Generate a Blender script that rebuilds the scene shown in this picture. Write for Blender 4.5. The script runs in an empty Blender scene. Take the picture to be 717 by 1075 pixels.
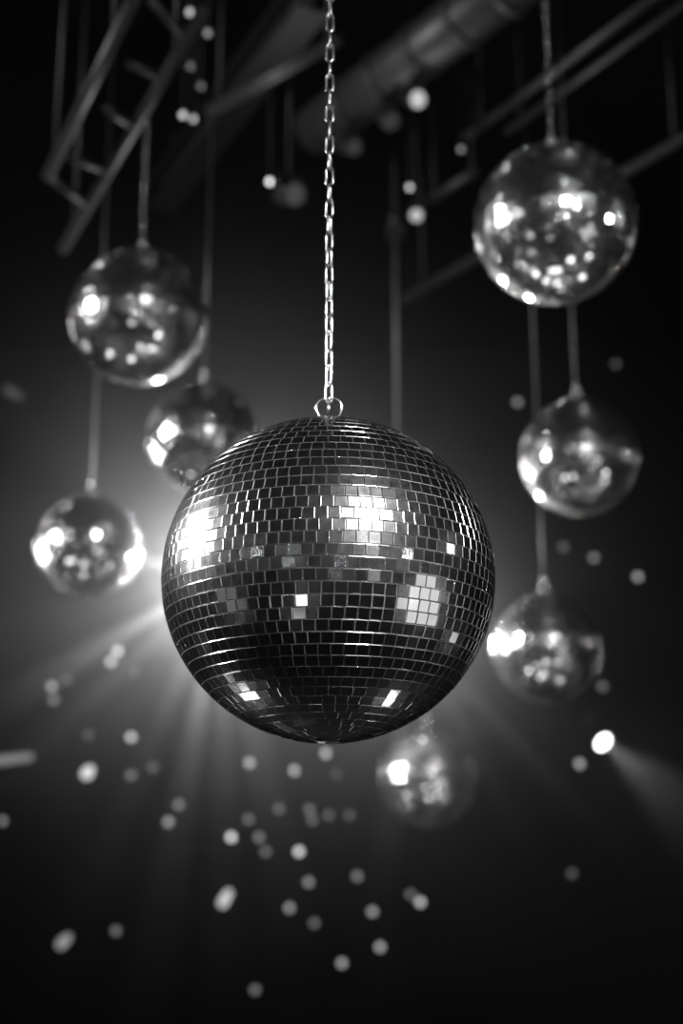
import bpy, bmesh, math, random
from mathutils import Vector, Matrix, Quaternion

random.seed(11)
PI = math.pi
SC = bpy.context.scene
COL = SC.collection

# ------------------------------------------------------------------ view
F = 50.0 / 36.0 * 1075.0
PITCH = math.radians(16.0)
EYE = Vector((0, 0, 1.4))
FWD = Vector((0, math.cos(PITCH), math.sin(PITCH)))
RIGHT = Vector((1, 0, 0))
UP = Vector((0, -math.sin(PITCH), math.cos(PITCH)))


def ray(px, py):
    return (FWD * F + RIGHT * (px - 358.5) + UP * (537.5 - py)).normalized()


def at_dist(px, py, d):
    return EYE + ray(px, py) * d


def at_y(px, py, y):
    r = ray(px, py)
    return EYE + r * ((y - EYE.y) / r.y)


def at_z(px, py, z):
    r = ray(px, py)
    return EYE + r * ((z - EYE.z) / r.z)


# ------------------------------------------------------------------ materials
def new_mat(name):
    m = bpy.data.materials.new(name)
    m.use_nodes = True
    nt = m.node_tree
    nt.nodes.clear()
    out = nt.nodes.new('ShaderNodeOutputMaterial')
    return m, nt, out


def principled(name, col, rough, metal=0.0, noise=0.0, nscale=20, bump=0.0):
    m, nt, out = new_mat(name)
    b = nt.nodes.new('ShaderNodeBsdfPrincipled')
    b.inputs['Base Color'].default_value = (col, col, col, 1)
    b.inputs['Roughness'].default_value = rough
    b.inputs['Metallic'].default_value = metal
    nt.links.new(b.outputs[0], out.inputs[0])
    if noise or bump:
        tc = nt.nodes.new('ShaderNodeTexCoord')
        n = nt.nodes.new('ShaderNodeTexNoise')
        n.inputs['Scale'].default_value = nscale
        n.inputs['Detail'].default_value = 5
        nt.links.new(tc.outputs['Object'], n.inputs['Vector'])
        if noise:
            r = nt.nodes.new('ShaderNodeMapRange')
            r.inputs['To Min'].default_value = max(0, rough - noise)
            r.inputs['To Max'].default_value = min(1, rough + noise)
            nt.links.new(n.outputs[0], r.inputs['Value'])
            nt.links.new(r.outputs[0], b.inputs['Roughness'])
        if bump:
            bp = nt.nodes.new('ShaderNodeBump')
            bp.inputs['Strength'].default_value = bump
            bp.inputs['Distance'].default_value = 0.02
            nt.links.new(n.outputs[0], bp.inputs['Height'])
            nt.links.new(bp.outputs[0], b.inputs['Normal'])
    return m


def matt(*a, **k):
    m = principled(*a, **k)
    m.node_tree.nodes['Principled BSDF'].inputs['Specular IOR Level'].default_value = 0.1
    return m


def mirror(name, sharp, soft, mix, col=0.85):
    """silvered glass: a crisp mirror lobe plus a softer one from dust and scratches"""
    m, nt, out = new_mat(name)
    g1 = nt.nodes.new('ShaderNodeBsdfAnisotropic')
    g2 = nt.nodes.new('ShaderNodeBsdfAnisotropic')
    for g, r in ((g1, sharp), (g2, soft)):
        g.inputs['Color'].default_value = (col, col, col, 1)
        g.inputs['Roughness'].default_value = r
    mx = nt.nodes.new('ShaderNodeMixShader')
    tc = nt.nodes.new('ShaderNodeTexCoord')
    n = nt.nodes.new('ShaderNodeTexNoise')
    n.inputs['Scale'].default_value = 90
    n.inputs['Detail'].default_value = 6
    nt.links.new(tc.outputs['Object'], n.inputs['Vector'])
    r = nt.nodes.new('ShaderNodeMapRange')
    r.inputs['From Min'].default_value = 0.3
    r.inputs['From Max'].default_value = 0.7
    r.inputs['To Min'].default_value = mix - 0.2
    r.inputs['To Max'].default_value = mix + 0.2
    nt.links.new(n.outputs[0], r.inputs['Value'])
    nt.links.new(r.outputs[0], mx.inputs[0])
    nt.links.new(g1.outputs[0], mx.inputs[1])
    nt.links.new(g2.outputs[0], mx.inputs[2])
    nt.links.new(mx.outputs[0], out.inputs[0])
    return m


def glow(name, strength, sample=False):
    m, nt, out = new_mat(name)
    e = nt.nodes.new('ShaderNodeEmission')
    e.inputs[0].default_value = (1, 1, 1, 1)
    e.inputs[1].default_value = strength
    nt.links.new(e.outputs[0], out.inputs[0])
    m.cycles.emission_sampling = 'FRONT' if sample else 'NONE'
    return m


M_TILE = mirror('mirror_glass', 0.07, 0.23, 0.42)
M_TILE_FAR = mirror('mirror_glass_dusty', 0.05, 0.22, 0.34)
M_EDGE = principled('polished_glass_edge', 0.98, 0.20, 0.97)
M_GROUT = principled('silver_backing', 0.10, 0.4, 0.6)
M_STEEL = principled('bright_steel', 0.85, 0.22, 1.0, 0.08, 60)
M_CABLE = principled('grey_cable', 0.15, 0.4, 0.7)
M_PIPE = principled('dark_painted_steel', 0.03, 0.45, 0.3, 0.12, 9)
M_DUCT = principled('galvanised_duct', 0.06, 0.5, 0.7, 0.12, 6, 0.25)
M_BLACK = principled('black_enamel', 0.015, 0.5, 0.0, 0.1, 30)
M_WALL = matt('black_painted_wall', 0.008, 0.85, 0.0, 0.08, 3, 0.3)
M_FLOOR = matt('black_dance_floor', 0.008, 0.7, 0.0, 0.15, 5, 0.1)
GLOWS = {}


def glow_mat(s):
    k = round(s, 2)
    if k not in GLOWS:
        GLOWS[k] = glow('lamp_lens_%03d' % int(k * 100), k)
    return GLOWS[k]


# ------------------------------------------------------------------ mesh helpers
class MB:
    def __init__(self):
        self.v, self.f, self.m, self.s = [], [], [], []

    def face(self, ids, mi=0, smooth=False):
        self.f.append(ids); self.m.append(mi); self.s.append(smooth)

    def add(self, verts):
        n = len(self.v)
        self.v.extend([tuple(p) for p in verts])
        return n

    def box(self, c, half, rot=None):
        c = Vector(c)
        pts = []
        for z in (-1, 1):
            for y in (-1, 1):
                for x in (-1, 1):
                    p = Vector((x * half[0], y * half[1], z * half[2]))
                    if rot: p = rot @ p
                    pts.append(c + p)
        n = self.add(pts)
        for q in ((0, 2, 3, 1), (4, 5, 7, 6), (0, 1, 5, 4), (2, 6, 7, 3), (0, 4, 6, 2), (1, 3, 7, 5)):
            self.face([n + i for i in q])

    def tube(self, path, r, seg=8, closed=False, cap=True, mi=0):
        path = [Vector(p) for p in path]
        N = len(path)
        rings = []
        nrm = None
        for i in range(N):
            if closed:
                t = (path[(i + 1) % N] - path[i - 1]).normalized()
            else:
                t = (path[min(i + 1, N - 1)] - path[max(i - 1, 0)]).normalized()
            if nrm is None:
                a = Vector((0, 0, 1)) if abs(t.z) < 0.9 else Vector((1, 0, 0))
                nrm = (a - t * a.dot(t)).normalized()
            else:
                nrm = (nrm - t * nrm.dot(t)).normalized()
            b = t.cross(nrm)
            rr = r[i] if isinstance(r, (list, tuple)) else r
            rings.append(self.add([path[i] + (nrm * math.cos(2 * PI * k / seg) + b * math.sin(2 * PI * k / seg)) * rr for k in range(seg)]))
        for i in range(N if closed else N - 1):
            a, b2 = rings[i], rings[(i + 1) % N]
            for k in range(seg):
                k2 = (k + 1) % seg
                self.face([a + k, a + k2, b2 + k2, b2 + k], mi, True)
        if cap and not closed:
            self.face([rings[0] + k for k in range(seg)][::-1], mi)
            self.face([rings[-1] + k for k in range(seg)], mi)

    def lathe(self, prof, origin=(0, 0, 0), axis=(0, 0, 1), seg=24, mi=0, smooth=True, caps=True):
        """prof: list of (radius, height) along axis"""
        o, ax = Vector(origin), Vector(axis).normalized()
        a = Vector((0, 0, 1)) if abs(ax.z) < 0.9 else Vector((1, 0, 0))
        u = (a - ax * a.dot(ax)).normalized()
        w = ax.cross(u)
        rings = []
        for (r, h) in prof:
            rings.append(self.add([o + ax * h + (u * math.cos(2 * PI * k / seg) + w * math.sin(2 * PI * k / seg)) * max(r, 1e-5) for k in range(seg)]))
        for a_, b_ in zip(rings, rings[1:]):
            for k in range(seg):
                k2 = (k + 1) % seg
                self.face([a_ + k, a_ + k2, b_ + k2, b_ + k], mi, smooth)
        if caps:
            self.face([rings[0] + k for k in range(seg)][::-1], mi)
            self.face([rings[-1] + k for k in range(seg)], mi)

    def mesh(self, name, mats):
        me = bpy.data.meshes.new(name)
        me.from_pydata(self.v, [], self.f)
        for m in (mats if isinstance(mats, (list, tuple)) else [mats]):
            me.materials.append(m)
        me.polygons.foreach_set('material_index', self.m)
        me.polygons.foreach_set('use_smooth', self.s)
        me.update()
        return me

    def build(self, name, mats, parent=None, loc=None):
        return link(name, self.mesh(name, mats), parent, loc)


def link(name, me, parent=None, loc=None):
    o = bpy.data.objects.new(name, me)
    COL.objects.link(o)
    if parent: o.parent = parent
    if loc is not None: o.location = loc
    return o


def tag(o, label, cat, group=None, kind=None):
    o['label'] = label; o['category'] = cat
    if group: o['group'] = group
    if kind: o['kind'] = kind
    return o


def thing(name, label, cat, loc=(0, 0, 0), group=None):
    o = bpy.data.objects.new(name, None)
    o.empty_display_size = 0.05
    COL.objects.link(o)
    o.location = loc
    return tag(o, label, cat, group)


def struct(name, mb, mat):
    o = mb.build(name, mat)
    o['kind'] = 'structure'
    return o


# ------------------------------------------------------------------ room
RX, RY0, RY1, RZ = 9.0, -5.0, 12.0, 6.4
ymid, yh = (RY0 + RY1) / 2, (RY1 - RY0) / 2
b = MB(); b.box((0, ymid, -0.1), (RX + 0.2, yh + 0.2, 0.1)); struct('floor', b, M_FLOOR)
b = MB(); b.box((0, ymid, RZ + 0.1), (RX + 0.2, yh + 0.2, 0.1)); struct('ceiling', b, M_WALL)
b = MB(); b.box((0, RY1 + 0.1, RZ / 2), (RX, 0.1, RZ / 2)); struct('wall_back', b, M_WALL)
b = MB(); b.box((0, RY0 - 0.1, RZ / 2), (RX, 0.1, RZ / 2)); struct('wall_front', b, M_WALL)
b = MB(); b.box((-RX - 0.1, ymid, RZ / 2), (0.1, yh + 0.2, RZ / 2)); struct('wall_left', b, M_WALL)
b = MB(); b.box((RX + 0.1, ymid, RZ / 2), (0.1, yh + 0.2, RZ / 2)); struct('wall_right', b, M_WALL)

# ------------------------------------------------------------------ mirror balls
R = 0.25
ROWS = 45


def tiles_mesh(name, mat, jit, seed):
    rnd = random.Random(seed)
    mb = MB()
    dl = PI / ROWS
    gap, bev, th = 0.0007, 0.00075, 0.0030
    for i in range(ROWS):
        la = -PI / 2 + dl * (i + 0.5)
        if abs(la) > math.radians(87.0):
            continue
        n = max(6, round(2 * PI * R * math.cos(la) / (R * dl)))
        off = rnd.random() * 2 * PI
        hh = R * dl / 2 - gap / 2
        row_tilt = rnd.gauss(0, jit * 0.5)
        for k in range(n):
            lo = off + 2 * PI * k / n + rnd.gauss(0, 0.0006)
            N = Vector((math.cos(la) * math.cos(lo), math.cos(la) * math.sin(lo), math.sin(la)))
            E = Vector((-math.sin(lo), math.cos(lo), 0))
            U = N.cross(E)
            q = Quaternion(E, rnd.gauss(row_tilt, jit)) @ Quaternion(U, rnd.gauss(0, jit)) @ Quaternion(N, rnd.gauss(0, 0.012))
            n2, e2, u2 = q @ N, q @ E, q @ U
            w0 = PI * R * math.cos(la - dl / 2) / n - gap / 2
            w1 = PI * R * math.cos(la + dl / 2) / n - gap / 2
            w0, w1 = max(w0, 0.0012), max(w1, 0.0012)
            c = N * R
            def ring(ins, dz):
                return mb.add([c + e2 * x + u2 * y + n2 * dz for x, y in (
                    (-(w0 - ins), -(hh - ins)), ((w0 - ins), -(hh - ins)), ((w1 - ins), (hh - ins)), (-(w1 - ins), (hh - ins)))])
            ins = min(bev, 0.45 * min(w0, w1))
            r0 = ring(0, -th)
            r1 = ring(0, -ins * 1.0)
            r2 = ring(ins * 0.13, -ins * 0.5)
            r3 = ring(ins * 0.5, -ins * 0.13)
            r4 = ring(ins, 0)
            mb.face([r4, r4 + 1, r4 + 2, r4 + 3], 0)
            for a_, b_ in ((r0, r1), (r1, r2), (r2, r3), (r3, r4)):
                for s in range(4):
                    s2 = (s + 1) % 4
                    mb.face([a_ + s, a_ + s2, b_ + s2, b_ + s], 1)
    return mb.mesh(name, [mat, M_EDGE])


def core_mesh():
    mb = MB()
    n = 40
    mb.lathe([((R - 0.0027) * math.sin(PI * i / n), -(R - 0.0027) * math.cos(PI * i / n)) for i in range(n + 1)], seg=64, caps=False)
    return mb.mesh('core', M_GROUT)


def cap_mesh():
    mb = MB()
    z = R - 0.004
    mb.lathe([(0.030, z), (0.030, z + 0.004), (0.026, z + 0.007), (0.019, z + 0.008), (0.018, z + 0.013), (0.010, z + 0.014)], seg=28)
    return mb.mesh('cap', M_STEEL)


def stem_mesh():
    mb = MB()
    z = R + 0.006
    mb.lathe([(0.0065, z), (0.0065, z + 0.006), (0.0024, z + 0.0065), (0.0022, z + 0.034), (0.0042, z + 0.036), (0.0042, z + 0.041)], seg=12)
    return mb.mesh('stem', M_STEEL)


def loop_mesh(side):
    """one lobe of the heart-shaped wire hanger"""
    mb = MB()
    z = R + 0.008
    pts = [(0.009, 0.0), (0.014, 0.006), (0.0185, 0.014), (0.0200, 0.022), (0.0180, 0.030), (0.0135, 0.0355), (0.007, 0.0375), (0.000, 0.0375)]
    fine = []
    for i in range(len(pts) - 1):
        for k in range(4):
            p0 = pts[max(i - 1, 0)]; p1 = pts[i]; p2 = pts[i + 1]; p3 = pts[min(i + 2, len(pts) - 1)]
            t = k / 4
            f = lambda a, b_, c, d: 0.5 * ((2 * b_) + (-a + c) * t + (2 * a - 5 * b_ + 4 * c - d) * t * t + (-a + 3 * b_ - 3 * c + d) * t ** 3)
            fine.append((f(p0[0], p1[0], p2[0], p3[0]), f(p0[1], p1[1], p2[1], p3[1])))
    fine.append(pts[-1])
    mb.tube([(side * x, 0, z + y) for x, y in fine], 0.0018, 10)
    return mb.mesh('hanger_loop', M_STEEL)


ME_TILES = tiles_mesh('mirror_tiles', M_TILE, 0.010, 5)
ME_TILES_FAR = tiles_mesh('mirror_tiles', M_TILE_FAR, 0.042, 8)
ME_CORE, ME_CAP, ME_STEM = core_mesh(), cap_mesh(), stem_mesh()
ME_LOOP = (loop_mesh(-1), loop_mesh(1))
RING_TOP = R + 0.0455


def mirror_ball(label, c, rz, tiles, group=None):
    t = thing('mirror_ball', label, 'disco ball', c, group)
    t.rotation_euler = (0, 0, 0)
    o = link('mirror_tiles', tiles, t); o.rotation_euler = (0, 0, rz)
    link('core', ME_CORE, t)
    link('cap', ME_CAP, t)
    link('stem', ME_STEM, t)
    link('hanger_loop', ME_LOOP[0], t)
    link('hanger_loop', ME_LOOP[1], t)
    return t


MAIN = at_dist(344.8, 608, 2.155)
ball = mirror_ball('large sharply focused mirror ball hanging in front of all the others', MAIN, 0.3, ME_TILES)
ball.scale = (1.005, 1.005, 0.985)

FAR = {
    'upper_left': (146, 333, 70.5, 'blurred mirror ball on a beaded chain below the ladder truss, uppermost at left'),
    'mid_left': (213, 461, 59.0, 'blurred mirror ball partly hidden behind the upper left of the large ball'),
    'low_left': (93, 575, 54.5, 'blurred mirror ball at far left beside the glow, lowest at left'),
    'upper_right': (583, 235, 82.0, 'blurred mirror ball at upper right, biggest of the balls behind the large one'),
    'mid_right': (608, 480, 61.0, 'blurred mirror ball hanging directly under the upper right ball, middle of the right column'),
    'low_right': (573.5, 681, 56.5, 'blurred mirror ball lowest in the right column, just right of the large ball'),
    'bottom': (449, 817, 50.5, 'smallest blurred mirror ball peeking out under the lower right of the large ball'),
}
POS = {}
for i, (k, (px, py, rr, lab)) in enumerate(FAR.items()):
    POS[k] = at_dist(px, py, F * R / rr)
    mirror_ball(lab, POS[k], 0.7 * i + 0.2, ME_TILES_FAR, 'mirror balls hanging behind the large one')

# ------------------------------------------------------------------ chains and cables
PITCH_L, WIRE, HALF_W = 0.0292, 0.00165, 0.0058


def link_mesh():
    mb = MB()
    hl = PITCH_L / 2 + WIRE - HALF_W + 0.0006
    path = []
    for k in range(9):
        a = PI * k / 8
        path.append((HALF_W * math.cos(a), 0, hl + HALF_W * math.sin(a)))
    for k in range(9):
        a = PI + PI * k / 8
        path.append((HALF_W * math.cos(a), 0, -hl + HALF_W * math.sin(a)))
    mb.tube(path, WIRE, 8, closed=True)
    return mb.mesh('chain_link', M_STEEL)


ME_LINK = link_mesh()


def chain(label, base, z1, group, tw=0.0, turn=0.6, k_=1.0):
    t = thing('chain', label, 'chain', base, group)
    n = int((z1 - base.z) / (PITCH_L * k_))
    for k in range(n):
        o = link('chain_link', ME_LINK, t, (0, 0, PITCH_L * k_ * (k + 0.45))); o.scale = (k_, k_, k_)
        o.rotation_euler = (0, 0, turn + (PI / 2) * (k % 2) + tw * k + random.gauss(0, 0.06))
    return base.z + n * PITCH_L * k_


def cable(label, base, top, group):
    t = thing('cable', label, 'cable', base, group)
    d = top - base
    mb = MB()
    mb.tube([Vector((0, 0, 0.03)), d], 0.0042, 8)
    mb.build('wire', M_CABLE, t)
    mb = MB()
    pts = [(0.012 * math.cos(a), 0, 0.010 + 0.012 * math.sin(a)) for a in [PI * 2 * k / 14 for k in range(14)]]
    mb.tube(pts, 0.003, 8, closed=True)
    mb.lathe([(0.004, 0.022), (0.008, 0.026), (0.008, 0.046), (0.004, 0.050)], seg=12)
    mb.build('hook', M_STEEL, t)


G_CH = 'chains holding up the mirror balls'
G_CB = 'cables holding up the mirror balls'
up = lambda p, s=1.0: p + Vector((0, 0, RING_TOP * s - 0.004))
MAIN_TOP = chain('sharply focused steel chain holding the large mirror ball', up(MAIN, 0.985), 4.0, G_CH, 0.05)
UR_TOP = chain('blurred beaded steel chain above the upper right mirror ball', up(POS['upper_right']), 5.35, G_CH, 0.01, 0.785, 1.2)
# the truss the upper left chain hangs from
zt = at_y(153, 116, POS['upper_left'].y).z
UL_TOP = chain('blurred beaded steel chain between ladder truss and upper left mirror ball', up(POS['upper_left']), zt, G_CH, 0.01, 0.785, 1.25)

zb = at_y(226, 122, POS['mid_left'].y).z
cable('thin cable above the ball half hidden behind the large one, bent bracket at its top', up(POS['mid_left']), Vector((POS['mid_left'].x, POS['mid_left'].y, zb)), G_CB)
cable('thin faint cable rising from the lowest left ball to behind the upper left ball', up(POS['low_left']), Vector((POS['low_left'].x, POS['low_left'].y, RZ)), G_CB)
cable('thin cable between the upper right ball and the middle right ball', up(POS['mid_right']), Vector((POS['mid_right'].x, POS['mid_right'].y, RZ)), G_CB)
cable('thin cable between the middle right ball and the lowest right ball', up(POS['low_right']), Vector((POS['low_right'].x, POS['low_right'].y, RZ)), G_CB)


# ------------------------------------------------------------------ ceiling steelwork
def pipe(name, label, cat, a, b_, r, mat, group=None, hang=True, flat=None, seg=14, collars=False):
    t = thing(name, label, cat, a, group)
    d = b_ - a
    mb = MB()
    if flat:
        # I-section steel: two flanges and a web
        x = d.normalized(); z = Vector((0, 0, 1)); y = z.cross(x).normalized(); z = x.cross(y)
        rot = Matrix((x, y, z)).transposed()
        L = d.length / 2
        w, h = flat
        mb.box(d / 2 + z * h / 2, (L, w / 2, 0.008), rot)
        mb.box(d / 2 - z * h / 2, (L, w / 2, 0.008), rot)
        mb.box(d / 2, (L, 0.006, h / 2), rot)
    else:
        mb.tube([Vector((0, 0, 0)), d * 0.5, d], r, seg)
    mb.build('section' if flat else 'tube', mat, t)
    if collars:
        mb2 = None
        for s in (0.18, 0.34, 0.5, 0.66, 0.82):
            mb2 = MB()
            mb2.tube([d * s - d.normalized() * 0.02, d * s + d.normalized() * 0.02], r * 1.10, 20)
            mb2.build('joint_collar', mat, t)
    if hang:
        for s in (0.08, 0.92):
            mb3 = MB()
            p = d * s
            mb3.tube([p, Vector((p.x, p.y, RZ - a.z))], 0.008, 8)
            mb3.build('hanger_rod', M_BLACK, t)
    return t


G_P = 'pipes under the dark ceiling'
# ladder truss at upper left
t = thing('ladder_truss', 'dim steel ladder truss with two rails under the ceiling at upper left', 'truss', (0, 0, 0))
z0 = zt + 0.0
A0, A1 = at_z(66, 262, z0), at_z(212, 12, z0)
B0, B1 = at_z(50, 185, z0 + 0.0), at_z(140, 0, z0)
for p, q in ((A0, A1), (B0, B1)):
    mb = MB(); mb.tube([p, (p + q) / 2, q], 0.024, 12); mb.build('rail', M_PIPE, t)
for (x0, y0, x1, y1) in ((70, 163, 108, 178), (134, 66, 168, 80), (60, 190, 92, 216), (110, 112, 136, 130), (160, 0, 196, 40)):
    mb = MB(); mb.tube([at_z(x0 - 3, y0, z0), at_z(x1, y1, z0)], 0.017, 10); mb.build('rung', M_PIPE, t)
for p in (A0.lerp(A1, 0.1), A0.lerp(A1, 0.85), B0.lerp(B1, 0.1), B0.lerp(B1, 0.8)):
    mb = MB(); mb.tube([p, Vector((p.x, p.y, RZ))], 0.008, 8); mb.build('hanger_rod', M_BLACK, t)

# bracket beam the mid-left cable hangs from
pb = Vector((POS['mid_left'].x, POS['mid_left'].y, zb))
e = at_z(262, 100, zb)
dirb = (e - pb); dirb.z = 0
pipe('ceiling_beam', 'dim steel beam under the ceiling left of the large chain, cable bracket at its end', 'beam', pb - dirb.normalized() * 0.02 + Vector((0, 0, 0.03)), pb + dirb * 3.2 + Vector((0, 0, 0.03)), 0.03, M_PIPE)
# broad flat beam, upper left of the main chain
pipe('ceiling_beam', 'broad dim steel joist running diagonally behind the top of the large chain', 'beam', at_z(170, 205, 5.6), at_z(330, -10, 5.6), 0.05, M_PIPE, flat=(0.16, 0.2))
# round duct, top centre
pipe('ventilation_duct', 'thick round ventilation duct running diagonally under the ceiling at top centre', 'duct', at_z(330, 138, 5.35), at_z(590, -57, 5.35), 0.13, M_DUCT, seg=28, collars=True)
pipe('ceiling_pipe', 'upper of two parallel thin pipes crossing behind the upper right chain', 'pipe', at_z(490, 144, 5.2), at_z(720, -28, 5.2), 0.022, M_PIPE, G_P)
pipe('ceiling_pipe', 'lower of two parallel thin pipes crossing behind the upper right chain', 'pipe', at_z(532, 138, 5.2), at_z(745, -16, 5.2), 0.022, M_PIPE, G_P)
pipe('ceiling_pipe', 'dim pipe passing diagonally behind the upper right mirror ball', 'pipe', at_z(424, 315, 4.9), at_z(740, 132, 4.9), 0.030, M_PIPE, G_P)
pipe('ceiling_pipe', 'short dim pipe between the drop rod lamp and the upper right ball', 'pipe', at_z(452, 210, 5.1), at_z(500, 179, 5.1), 0.026, M_PIPE, G_P)
# bars above the frame that carry the two long chains
for lab, p, z in (('black lighting bar above the large mirror ball', MAIN, MAIN_TOP), ('black lighting bar above the upper right chain', POS['upper_right'], UR_TOP)):
    pipe('lighting_bar', lab, 'lighting bar', Vector((p.x - 1.3, p.y, z + 0.024)), Vector((p.x + 1.3, p.y, z + 0.024)), 0.025, M_BLACK)


# ------------------------------------------------------------------ stage lamps
def par_can(label, c, aim, s, strength, group, yoke_to=None, name='hanging_stage_lamp'):
    """c = centre of the lens, aim = unit direction of the light"""
    aim = Vector(aim).normalized()
    t = thing(name, label, 'stage light', c, group)
    mb = MB()
    mb.lathe([(0.045 * s, -0.26 * s), (0.07 * s, -0.25 * s), (0.085 * s, -0.18 * s), (0.09 * s, -0.02 * s), (0.105 * s, -0.015 * s), (0.105 * s, 0.02 * s), (0.095 * s, 0.02 * s), (0.092 * s, -0.008 * s), (0.001, -0.008 * s)], axis=aim, seg=28, caps=False)
    mb.build('housing', M_BLACK, t)
    mb = MB()
    mb.lathe([(0.090 * s, -0.006 * s), (0.07 * s, 0.006 * s), (0.04 * s, 0.012 * s), (0.0005, 0.014 * s)], axis=aim, seg=28, caps=False)
    mb.build('lens', glow_mat(strength), t)
    # U-shaped yoke
    side = aim.cross(Vector((0, 0, 1))).normalized()
    upv = Vector((0, 0, 1))
    o = aim * (-0.11 * s)
    mb = MB()
    w = 0.115 * s
    mb.tube([o + side * w, o + side * w + upv * 0.12 * s, o + side * w * 0.85 + upv * 0.17 * s, o + upv * 0.18 * s, o - side * w * 0.85 + upv * 0.17 * s, o - side * w + upv * 0.12 * s, o - side * w], 0.012 * s, 8)
    top = o + upv * 0.18 * s
    end = Vector((top.x, top.y, yoke_to - c.z + 0.01)) if yoke_to else top + upv * 0.08 * s
    mb.tube([top, end], 0.012 * s, 8)
    mb.build('yoke', M_PIPE, t)
    for sg in (-1, 1):
        mb = MB()
        mb.lathe([(0.02 * s, 0), (0.024 * s, 0.008 * s), (0.02 * s, 0.02 * s)], origin=o + side * sg * w * 0.96, axis=side * sg, seg=12)
        mb.build('knob', M_PIPE, t)
    return t


# T-bar behind the large ball: drop rod, cross bar, two backlights and the lowest ball's cable
YB = POS['bottom'].y
rod_top = at_y(415, 244, YB)
BAR_Z = at_y(345, 560, YB).z
t = thing('drop_rod', 'thin dim drop rod descending from ceiling to behind the right shoulder of the large ball', 'lighting bar', rod_top)
mb = MB(); mb.tube([Vector((0, 0, RZ - rod_top.z)), Vector((0, 0, BAR_Z - rod_top.z))], 0.012, 10); mb.build('rod', M_CABLE, t)
mb = MB()
mb.tube([Vector((at_y(215, 560, YB).x - rod_top.x, 0, BAR_Z - rod_top.z)), Vector((at_y(470, 560, YB).x - rod_top.x, 0, BAR_Z - rod_top.z))], 0.022, 12)
mb.build('cross_bar', M_BLACK, t)
mb = MB(); mb.box(Vector((0, 0, 0.0)), (0.05, 0.05, 0.03)); mb.lathe([(0.03, 0.03), (0.03, 0.12), (0.02, 0.14)], seg=14); mb.build('clamp', M_PIPE, t)
cable('short cable above the smallest ball, showing just below the large ball', up(POS['bottom']), Vector((POS['bottom'].x, YB, BAR_Z)), G_CB)
BL1 = at_y(236, 608, YB - 0.09)
BL2 = at_y(432, 668, YB - 0.09)
par_can('stage light behind the left half of the large ball', BL1, (-0.03, -1, -0.05), 0.8, 6, 'backlights behind the large ball', BAR_Z)
par_can('stage light behind the right half of the large ball', BL2, (0.03, -1, -0.05), 0.8, 6, 'backlights behind the large ball', BAR_Z)

# dim fixtures up in the steelwork
G_F = 'unlit lamps in the ceiling steelwork'


def under_duct(px, label, aim, k, strength):
    """clamped to the underside of the round duct"""
    axis = at_z(px, 138 - (px - 330) * 0.75, 5.35)
    aim = Vector(aim).normalized()
    c = axis + aim * 0.11 * k
    c.z = 5.20 - 0.18 * k + aim.z * 0.11 * k
    par_can(label, c, aim, k, strength, G_F, 5.212)  # lens emission stands in for glints on the unlit housing


under_duct(434, 'shiny stage lamp clamped under the thick duct, brightest thing on the ceiling', (0.3, -0.75, -0.45), 0.44, 0.6)
under_duct(406, 'dim stage lamp under the thick duct, left of the shiny one', (0.3, -0.6, -0.6), 0.45, 0.04)
under_duct(366, 'dim stage lamp under the duct just right of the large chain', (0.5, -0.6, -0.4), 0.45, 0.04)
c = at_z(310, 204, 4.9); par_can('dim stage lamp hanging left of the large chain beside a small glowing bulb', c, (0.5, -0.7, -0.35), 0.6, 0.06, G_F, RZ)
c = at_z(437, 226, 5.0); par_can('small stage lamp hanging beside the top of the drop rod, glowing lens', c, (-0.1, -0.9, -0.35), 0.36, 0.6, G_F, RZ)

G_B = 'small bulbs in the ceiling steelwork'


def bulb(label, px, py, z, strength, r=0.014):
    c = at_z(px, py, z)
    t = thing('pendant_bulb', label, 'bulb', c, G_B)
    mb = MB()
    mb.lathe([(0.0006, -r), (r * 0.7, -r * 0.7), (r, 0), (r * 0.75, r * 0.72), (r * 0.5, r * 1.1)], seg=16, caps=False)
    mb.build('globe', glow_mat(strength), t)
    mb = MB()
    mb.lathe([(r * 0.6, r * 1.0), (r * 0.66, r * 2.2), (r * 0.3, r * 2.5)], seg=12)
    mb.tube([Vector((0, 0, r * 2.4)), Vector((0, 0, RZ - z))], 0.003, 6)
    mb.build('socket', M_BLACK, t)


bulb('small glowing bulb left of the large chain, on its own beside a dim lamp', 283, 191, 5.0, 2.6)
bulb('small bulb above the lamp at the top of the drop rod', 430, 197, 5.0, 1.2)
bulb('topmost small bulb of the cluster above the ladder truss', 199, 13, 5.3, 0.9)
bulb('small bulb left of the topmost one in the cluster above the ladder truss', 186, 33, 5.3, 0.8)
bulb('small bulb at the right edge of the cluster above the ladder truss', 218, 35, 5.3, 0.45)
bulb('faint bulb low in the cluster above the ladder truss, over the pair', 200, 70, 5.3, 0.25)
bulb('faint bulb just above the bracket of the mid left cable', 211, 91, 5.3, 0.25)
bulb('left bulb of the close pair between ladder truss and mid left cable', 192, 121, 5.2, 1.3)
bulb('right bulb of the close pair between ladder truss and mid left cable', 203, 125, 5.2, 0.9)
bulb('faint bulb right of the drop rod lamp, at the end of the short pipe', 484, 157, 5.2, 0.4)

# ------------------------------------------------------------------ little round lamps on the back wall
G_W = 'small round lamps on the dark back wall'


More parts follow.
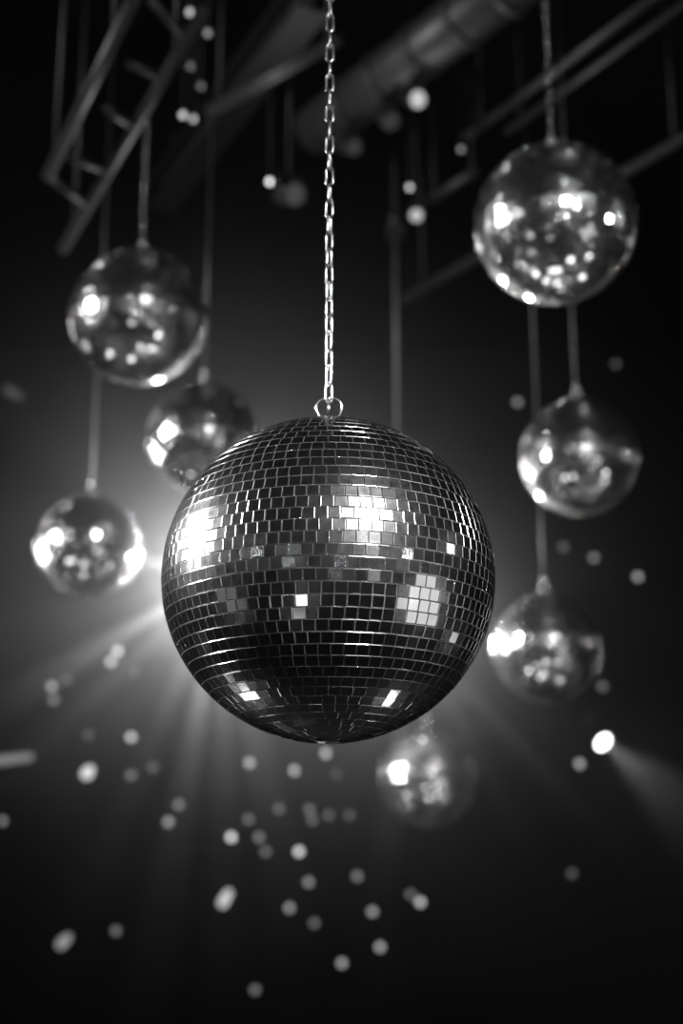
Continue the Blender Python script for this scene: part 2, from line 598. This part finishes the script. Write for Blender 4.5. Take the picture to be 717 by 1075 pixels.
def wall_lamp(label, px, py, strength, r=0.034, long=0.0, ang=0.0):
    c = at_y(px, py, RY1)
    t = thing('wall_lamp', label, 'lamp', c, G_W)
    ax = Vector((0, -1, 0))
    if long:
        # an oblong bulkhead lamp
        d = Vector((math.cos(ang), 0, math.sin(ang)))
        mb = MB()
        for s0, s1, rr in ((-1, 1, r * 1.15),):
            mb.tube([d * (-long - r * 0.8) + ax * 0.03, d * (-long) + ax * 0.03, d * long + ax * 0.03, d * (long + r * 0.8) + ax * 0.03], [r * 0.5, rr, rr * 0.8, r * 0.4], 12)
        mb.build('globe', glow_mat(strength), t)
        mb = MB()
        mb.box(ax * 0.006, (0.03, 0.006, 0.03))
        mb.lathe([(0.02, 0.01), (0.012, 0.03)], axis=ax, seg=12)
        mb.build('mount', M_BLACK, t)
    else:
        mb = MB()
        mb.lathe([(r * 1.25, 0), (r * 1.25, 0.018), (r * 1.1, 0.026), (r * 1.02, 0.026), (r * 1.0, 0.018)], axis=ax, seg=20, caps=False)
        mb.build('housing', M_BLACK, t)
        mb = MB()
        mb.lathe([(r, 0.018), (r * 0.8, 0.028), (r * 0.45, 0.034), (0.0005, 0.036)], axis=ax, seg=20, caps=False)
        mb.build('lens', glow_mat(strength), t)
    return t


DOTS = [
    (124, 684, 1.3, 'upper right of two touching lamps in the bright rays left of the large ball'),
    (117, 695, 1.0, 'lower left of two touching lamps in the bright rays left of the large ball'),
    (55, 721, .50, 'brighter upper lamp of the close pair under the lowest left ball'),
    (57, 735, .26, 'dimmer lower lamp of the close pair under the lowest left ball'),
    (70, 714, .12, 'faint lamp just right of the pair under the lowest left ball'),
    (142, 707, .10, 'faint lamp in the haze right of the two touching lamps'),
    (138, 774, .80, 'bright lone lamp lower left of the large ball, below the rays'),
    (138, 814, .20, 'dim lamp directly below the bright lone lamp at lower left'),
    (161, 806, .14, 'faint lamp lower right of the bright lone lamp at lower left'),
    (93, 772, .10, 'faint lamp left of the bright lone lamp at lower left'),
    (262, 801, .62, 'left lamp of the row of three just under the large ball'),
    (309, 809, .60, 'middle and lowest lamp of the row of three just under the large ball'),
    (342, 791, .62, 'right lamp of the row of three, tucked right under the bottom of the large ball'),
    (353, 813, .08, 'very faint lamp below right of the row of three under the large ball'),
    (188, 845, .24, 'upper lamp of the dim pair below the fan of rays'),
    (177, 863, .38, 'lower lamp of the dim pair below the fan of rays'),
    (243, 879, .95, 'brightest small round lamp below the large ball, left of centre'),
    (314, 894, .90, 'bright lamp below the large ball at centre, right of the brightest one'),
    (272, 879, .22, 'dim lamp just right of the brightest small lamp'),
    (279, 894, .16, 'faint lamp right and below the brightest small lamp'),
    (261, 860, .18, 'faint lamp above right of the brightest small lamp'),
    (293, 849, .15, 'faint lamp midway between the row of three and the two bright lamps'),
    (325, 850, .18, 'upper of two faint lamps above the bright centre lamp'),
    (328, 861, .15, 'lower of two faint lamps above the bright centre lamp'),
    (345, 856, .12, 'faint lamp above right of the bright centre lamp'),
    (324, 926, .28, 'dim lamp below the bright centre lamp'),
    (304, 953, .32, 'dim lamp right of the slanted oblong lamp at bottom'),
    (330, 969, .14, 'faint lamp low at bottom centre'),
    (375, 920, .22, 'dim lamp below the smallest ball, toward centre'),
    (391, 957, .34, 'dim lamp below the smallest ball, left of the brighter one'),
    (441, 947, .58, 'brighter lamp alone below the smallest ball'),
    (431, 939, .14, 'faint lamp just left of the brighter lamp below the smallest ball'),
    (399, 994, .40, 'dim lamp near the bottom, right of centre'),
    (359, 1011, .36, 'lowest dim lamp near bottom centre'),
    (268, 1039, .16, 'faint lamp at the very bottom left of centre'),
    (122, 977, .16, 'faint lamp right of the lowest oblong lamp at bottom left'),
    (3, 862, .22, 'dim lamp at the left edge of the picture'),
    (367, 856, .10, 'very faint lamp left of the smallest ball'),
    (608, 802, .46, 'small dim lamp left of the bright beaming spotlight'),
    (632, 721, .16, 'faint lamp right of the bottom of the lowest right ball'),
    (623, 586, .24, 'left dim lamp between the middle and lowest right balls'),
    (669, 606, .40, 'right lamp between the middle and lowest right balls, at right edge'),
    (591, 575, .12, 'faint lamp just under the middle right ball'),
    (532, 339, .34, 'dim lamp under the lower left of the upper right ball'),
    (543, 423, .26, 'dim lamp at the upper left of the middle right ball'),
    (600, 917, .09, 'very faint lamp low at right, under the beaming spotlight'),
    (646, 383, .08, 'very faint lamp above right of the middle right ball'),
]
for px, py, s, lab in DOTS:
    wall_lamp(lab, px, py, s * 1.65, 0.029)
wall_lamp('irregular bright oblong lamp at lower left, below and left of the bright lone lamp', 93, 811, 1.0, 0.042, 0.025, 0.9)
wall_lamp('slanted oblong lamp glowing near the bottom, below the brightest small lamp', 237, 943, 0.75, 0.034, 0.05, 1.05)
wall_lamp('dim slanted oblong lamp at bottom left', 68, 988, 0.33, 0.036, 0.04, 0.8)
wall_lamp('dim horizontal tube lamp at the left edge', 15, 797, 0.22, 0.034, 0.14, 0.12)
wall_lamp('dim oblong lamp at the left edge under the upper left ball', 15, 414, 0.06, 0.04, 0.06, -0.5)

SPOT = at_y(633, 779, RY1 - 0.3)
t = par_can('bright white spotlight throwing a visible beam to the lower right', SPOT, (0.40, -0.75, -0.55), 0.72, 9, None, None, 'spotlight')
mb = MB(); mb.box(Vector((-0.04, 0.28, 0.22)), (0.05, 0.02, 0.05)); mb.tube([Vector((-0.035, 0.07, 0.2)), Vector((-0.04, 0.27, 0.22))], 0.012, 8); mb.build('wall_bracket', M_BLACK, t)


# ------------------------------------------------------------------ lights
HAZE_A, HAZE_B, HAZE_C, HAZE_0 = 1.35, 0.55, 0.10, 0.0003
def lamp(name, kind, loc, power, radius=0.05, aim=None, cone=None, blend=0.3):
    d = bpy.data.lights.new(name, kind)
    d.energy = power
    if kind in ('POINT', 'SPOT'):
        d.shadow_soft_size = radius
    if kind == 'SPOT':
        d.spot_size = math.radians(cone); d.spot_blend = blend
    if kind == 'AREA':
        d.shape = 'DISK'; d.size = radius * 2
    o = bpy.data.objects.new(name, d)
    COL.objects.link(o)
    o.location = loc
    if aim is not None:
        o.rotation_euler = Vector(aim).to_track_quat('-Z', 'Y').to_euler()
    return o


def mirrored(px, py, dist):
    """the place in the room that the large ball mirrors at this pixel"""
    rd = ray(px, py)
    oc = EYE - MAIN
    bq = rd.dot(oc)
    disc = bq * bq - (oc.dot(oc) - R * R)
    p = EYE + rd * (-bq - math.sqrt(disc))
    n = (p - MAIN).normalized()
    r = rd - n * 2 * rd.dot(n)
    return p + r * dist, r


p, r = mirrored(385, 540, 3.6)
KEY = p
lamp('key_lamp', 'SPOT', p, 420, 0.19, POS['bottom'].lerp(MAIN, 0.5) - p, 75, 0.6)
p, r = mirrored(207, 567, 7.5)
LEFT = p
lamp('left_lamp', 'SPOT', p, 1400, 0.80, Vector((0.0, 5.0, 2.7)) - p, 66, 0.5)
# unseen narrow lamps added to strengthen highlights and edge lines on the large ball
lamp('key_boost', 'SPOT', KEY + Vector((0.12, 0, 0.12)), 400, 0.12, MAIN - KEY - Vector((0.12, 0, 0.12)), 11, 0.3)
lamp('left_boost', 'SPOT', LEFT + Vector((0, 0.3, 0.5)), 3800, 0.35, MAIN - LEFT - Vector((0, 0.3, 0.5)), 7, 0.3)
# unseen fill added to brighten the left sides of the far balls
lamp('left_side_fill', 'SPOT', (-3.2, 7.0, 3.0), 170, 0.45, (1, -0.12, 0), 70, 0.5)
# unseen lights placed where the large ball mirrors brighter tiles
p, r = mirrored(445, 634, 3.6)
lamp('side_lamp', 'AREA', p, 8, 1.0, MAIN - p)
p, r = mirrored(312, 652, 3.0)
lamp('front_lamp', 'POINT', p, 3.0, 0.32)
p, r = mirrored(396, 602, 3.4)
lamp('front_lamp', 'POINT', p, 1.2, 0.3)
p, r = mirrored(236, 630, 3.4)
lamp('side_lamp', 'POINT', p, 0.8, 0.4)

for px, py, rr in ((262, 733, 0.16), (405, 737, 0.12)):
    p, r = mirrored(px, py, 2.1)
    lamp('glint_uplight', 'SPOT', p, 4, rr, MAIN - p, 40, 0.4)
# unseen uplights added low below the frame for glints on the far balls
for x, y, z, e_ in ((-1.9, 3.4, .25, 10), (-1.0, 4.6, .3, 12), (0.5, 4.1, .25, 10), (1.5, 3.5, .3, 12), (2.6, 4.8, .3, 12),
                    (-2.8, 4.9, .3, 12), (0.2, 5.6, .25, 10), (3.4, 3.3, .4, 14), (1.1, 5.2, .2, 9), (-0.4, 3.5, .2, 8),
                    (-3.4, 0.6, .4, 6), (3.0, 0.3, .6, 6), (-0.9, -1.0, .3, 6), (1.9, 6.0, .2, 10), (-1.7, 6.0, .2, 10), (-3.6, 3.8, .3, 12), (2.2, 4.1, .2, 9)):
    lamp('glint_uplight', 'SPOT', (x, y, z), e_ * 0.45, 0.17, Vector((-x * 0.3, 1.0, 2.6)), 130, 0.3)
# unseen lamps added around the viewer for glints on the balls
for x, y, z, e_ in ((-2.5, -3.5, 2.2, 60), (2.8, -3.8, 3.2, 60), (4.5, -1.5, 2.4, 50), (-4.8, -2, 2.8, 50), (0.8, -4.5, 1.2, 40), (6.0, 2.0, 3.6, 50)):
    lamp('glint_lamp', 'POINT', (x, y, z), e_ * 0.25, 0.06)

# backlights in the haze
lamp('backlight', 'SPOT', BL1 + Vector((0, -0.05, 0)), 150, 0.06, (-0.03, -1, -0.05), 165, 0.6)
lamp('backlight', 'SPOT', BL2 + Vector((0, -0.05, 0)), 60, 0.06, (0.03, -1, -0.05), 165, 0.6)


def image_beam(origin, px, py, fwd, power, cone, blend=0.5):
    """beam from a fixture whose run heads toward this part of the hall, fwd metres nearer"""
    q = at_y(px, py, origin.y - fwd)
    lamp('beam', 'SPOT', origin, power * 2.3, 0.02, q - origin, cone, blend)


O1 = BL1 + Vector((0, -0.08, 0))
image_beam(O1, 30, 722, 1.0, 600, 7)
image_beam(O1, 95, 735, 1.0, 350, 5)
image_beam(O1, 150, 800, 1.0, 350, 5)
image_beam(O1, 190, 850, 1.0, 700, 6)
image_beam(O1, 235, 900, 1.0, 300, 6)
image_beam(O1, 300, 930, 1.0, 250, 8)
image_beam(O1, 0, 560, 1.0, 300, 9)
O2 = BL2 + Vector((0, -0.08, 0))
image_beam(O2, 640, 880, 1.0, 160, 5)
image_beam(O2, 560, 900, 1.0, 110, 5)
image_beam(O2, 400, 930, 1.0, 150, 7)
lamp('beam', 'SPOT', SPOT + Vector((0.42, -0.8, -0.42)) * 0.02, 90, 0.03, (0.40, -0.75, -0.55), 38, 1.0)

# ------------------------------------------------------------------ haze in the hall air, no daylight
w = bpy.data.worlds.new('dark_hall')
SC.world = w
w.use_nodes = True
nt = w.node_tree
bg = nt.nodes['Background']
bg.inputs[0].default_value = (0, 0, 0, 1)
bg.inputs[1].default_value = 0
vs = nt.nodes.new('ShaderNodeVolumeScatter')
vs.inputs['Anisotropy'].default_value = 0.35
nt.links.new(vs.outputs[0], nt.nodes['World Output'].inputs['Volume'])


def math_node(op, a, b_=None):
    n = nt.nodes.new('ShaderNodeMath'); n.operation = op
    for i, v in enumerate((a, b_)):
        if v is None: continue
        if isinstance(v, (int, float)): n.inputs[i].default_value = v
        else: nt.links.new(v, n.inputs[i])
    return n.outputs[0]


def puff(center, amount, reach):
    """haze thickened around a lamp, shaped so its glow fades faster outwards"""
    d = nt.nodes.new('ShaderNodeVectorMath'); d.operation = 'DISTANCE'
    nt.links.new(geo.outputs['Position'], d.inputs[0])
    d.inputs[1].default_value = center
    e = math_node('MULTIPLY', d.outputs['Value'], -1.0 / reach)
    return math_node('MULTIPLY', math_node('EXPONENT', e), amount)


geo = nt.nodes.new('ShaderNodeNewGeometry')
dens = math_node('ADD', puff(BL1, HAZE_A, 0.36), puff(BL2, HAZE_B, 0.33))
dens = math_node('ADD', dens, puff(SPOT + Vector((0.2, -0.4, -0.2)), HAZE_C, 0.6))
nz = nt.nodes.new('ShaderNodeTexNoise')
nz.inputs['Scale'].default_value = 1.3
nz.inputs['Detail'].default_value = 2
nt.links.new(geo.outputs['Position'], nz.inputs['Vector'])
dens = math_node('MULTIPLY', dens, math_node('MULTIPLY', nz.outputs[0], 2.0))
dens = math_node('ADD', dens, HAZE_0)
nt.links.new(dens, vs.inputs['Density'])

# ------------------------------------------------------------------ camera
cd = bpy.data.cameras.new('camera')
cam = bpy.data.objects.new('camera', cd)
COL.objects.link(cam)
cam.location = EYE
cam.rotation_euler = (PI / 2 + PITCH, 0, 0)
cd.sensor_fit = 'VERTICAL'
cd.sensor_height = 36.0
cd.lens = 50.0
cd.clip_start = 0.05
cd.dof.use_dof = True
cd.dof.focus_distance = 2.0
cd.dof.aperture_fstop = 2.2
SC.camera = cam

SC.view_settings.view_transform = 'Standard'
SC.view_settings.look = 'None'
SC.view_settings.gamma = 1.0
SC.view_settings.use_curve_mapping = False
SC.view_settings.exposure = 0.0
SC.cycles.use_denoising = True
SC.cycles.max_bounces = 4
SC.cycles.volume_bounces = 0
SC.cycles.volume_step_rate = 4.0
SC.cycles.volume_max_steps = 48
SC.cycles.sample_clamp_indirect = 6.0
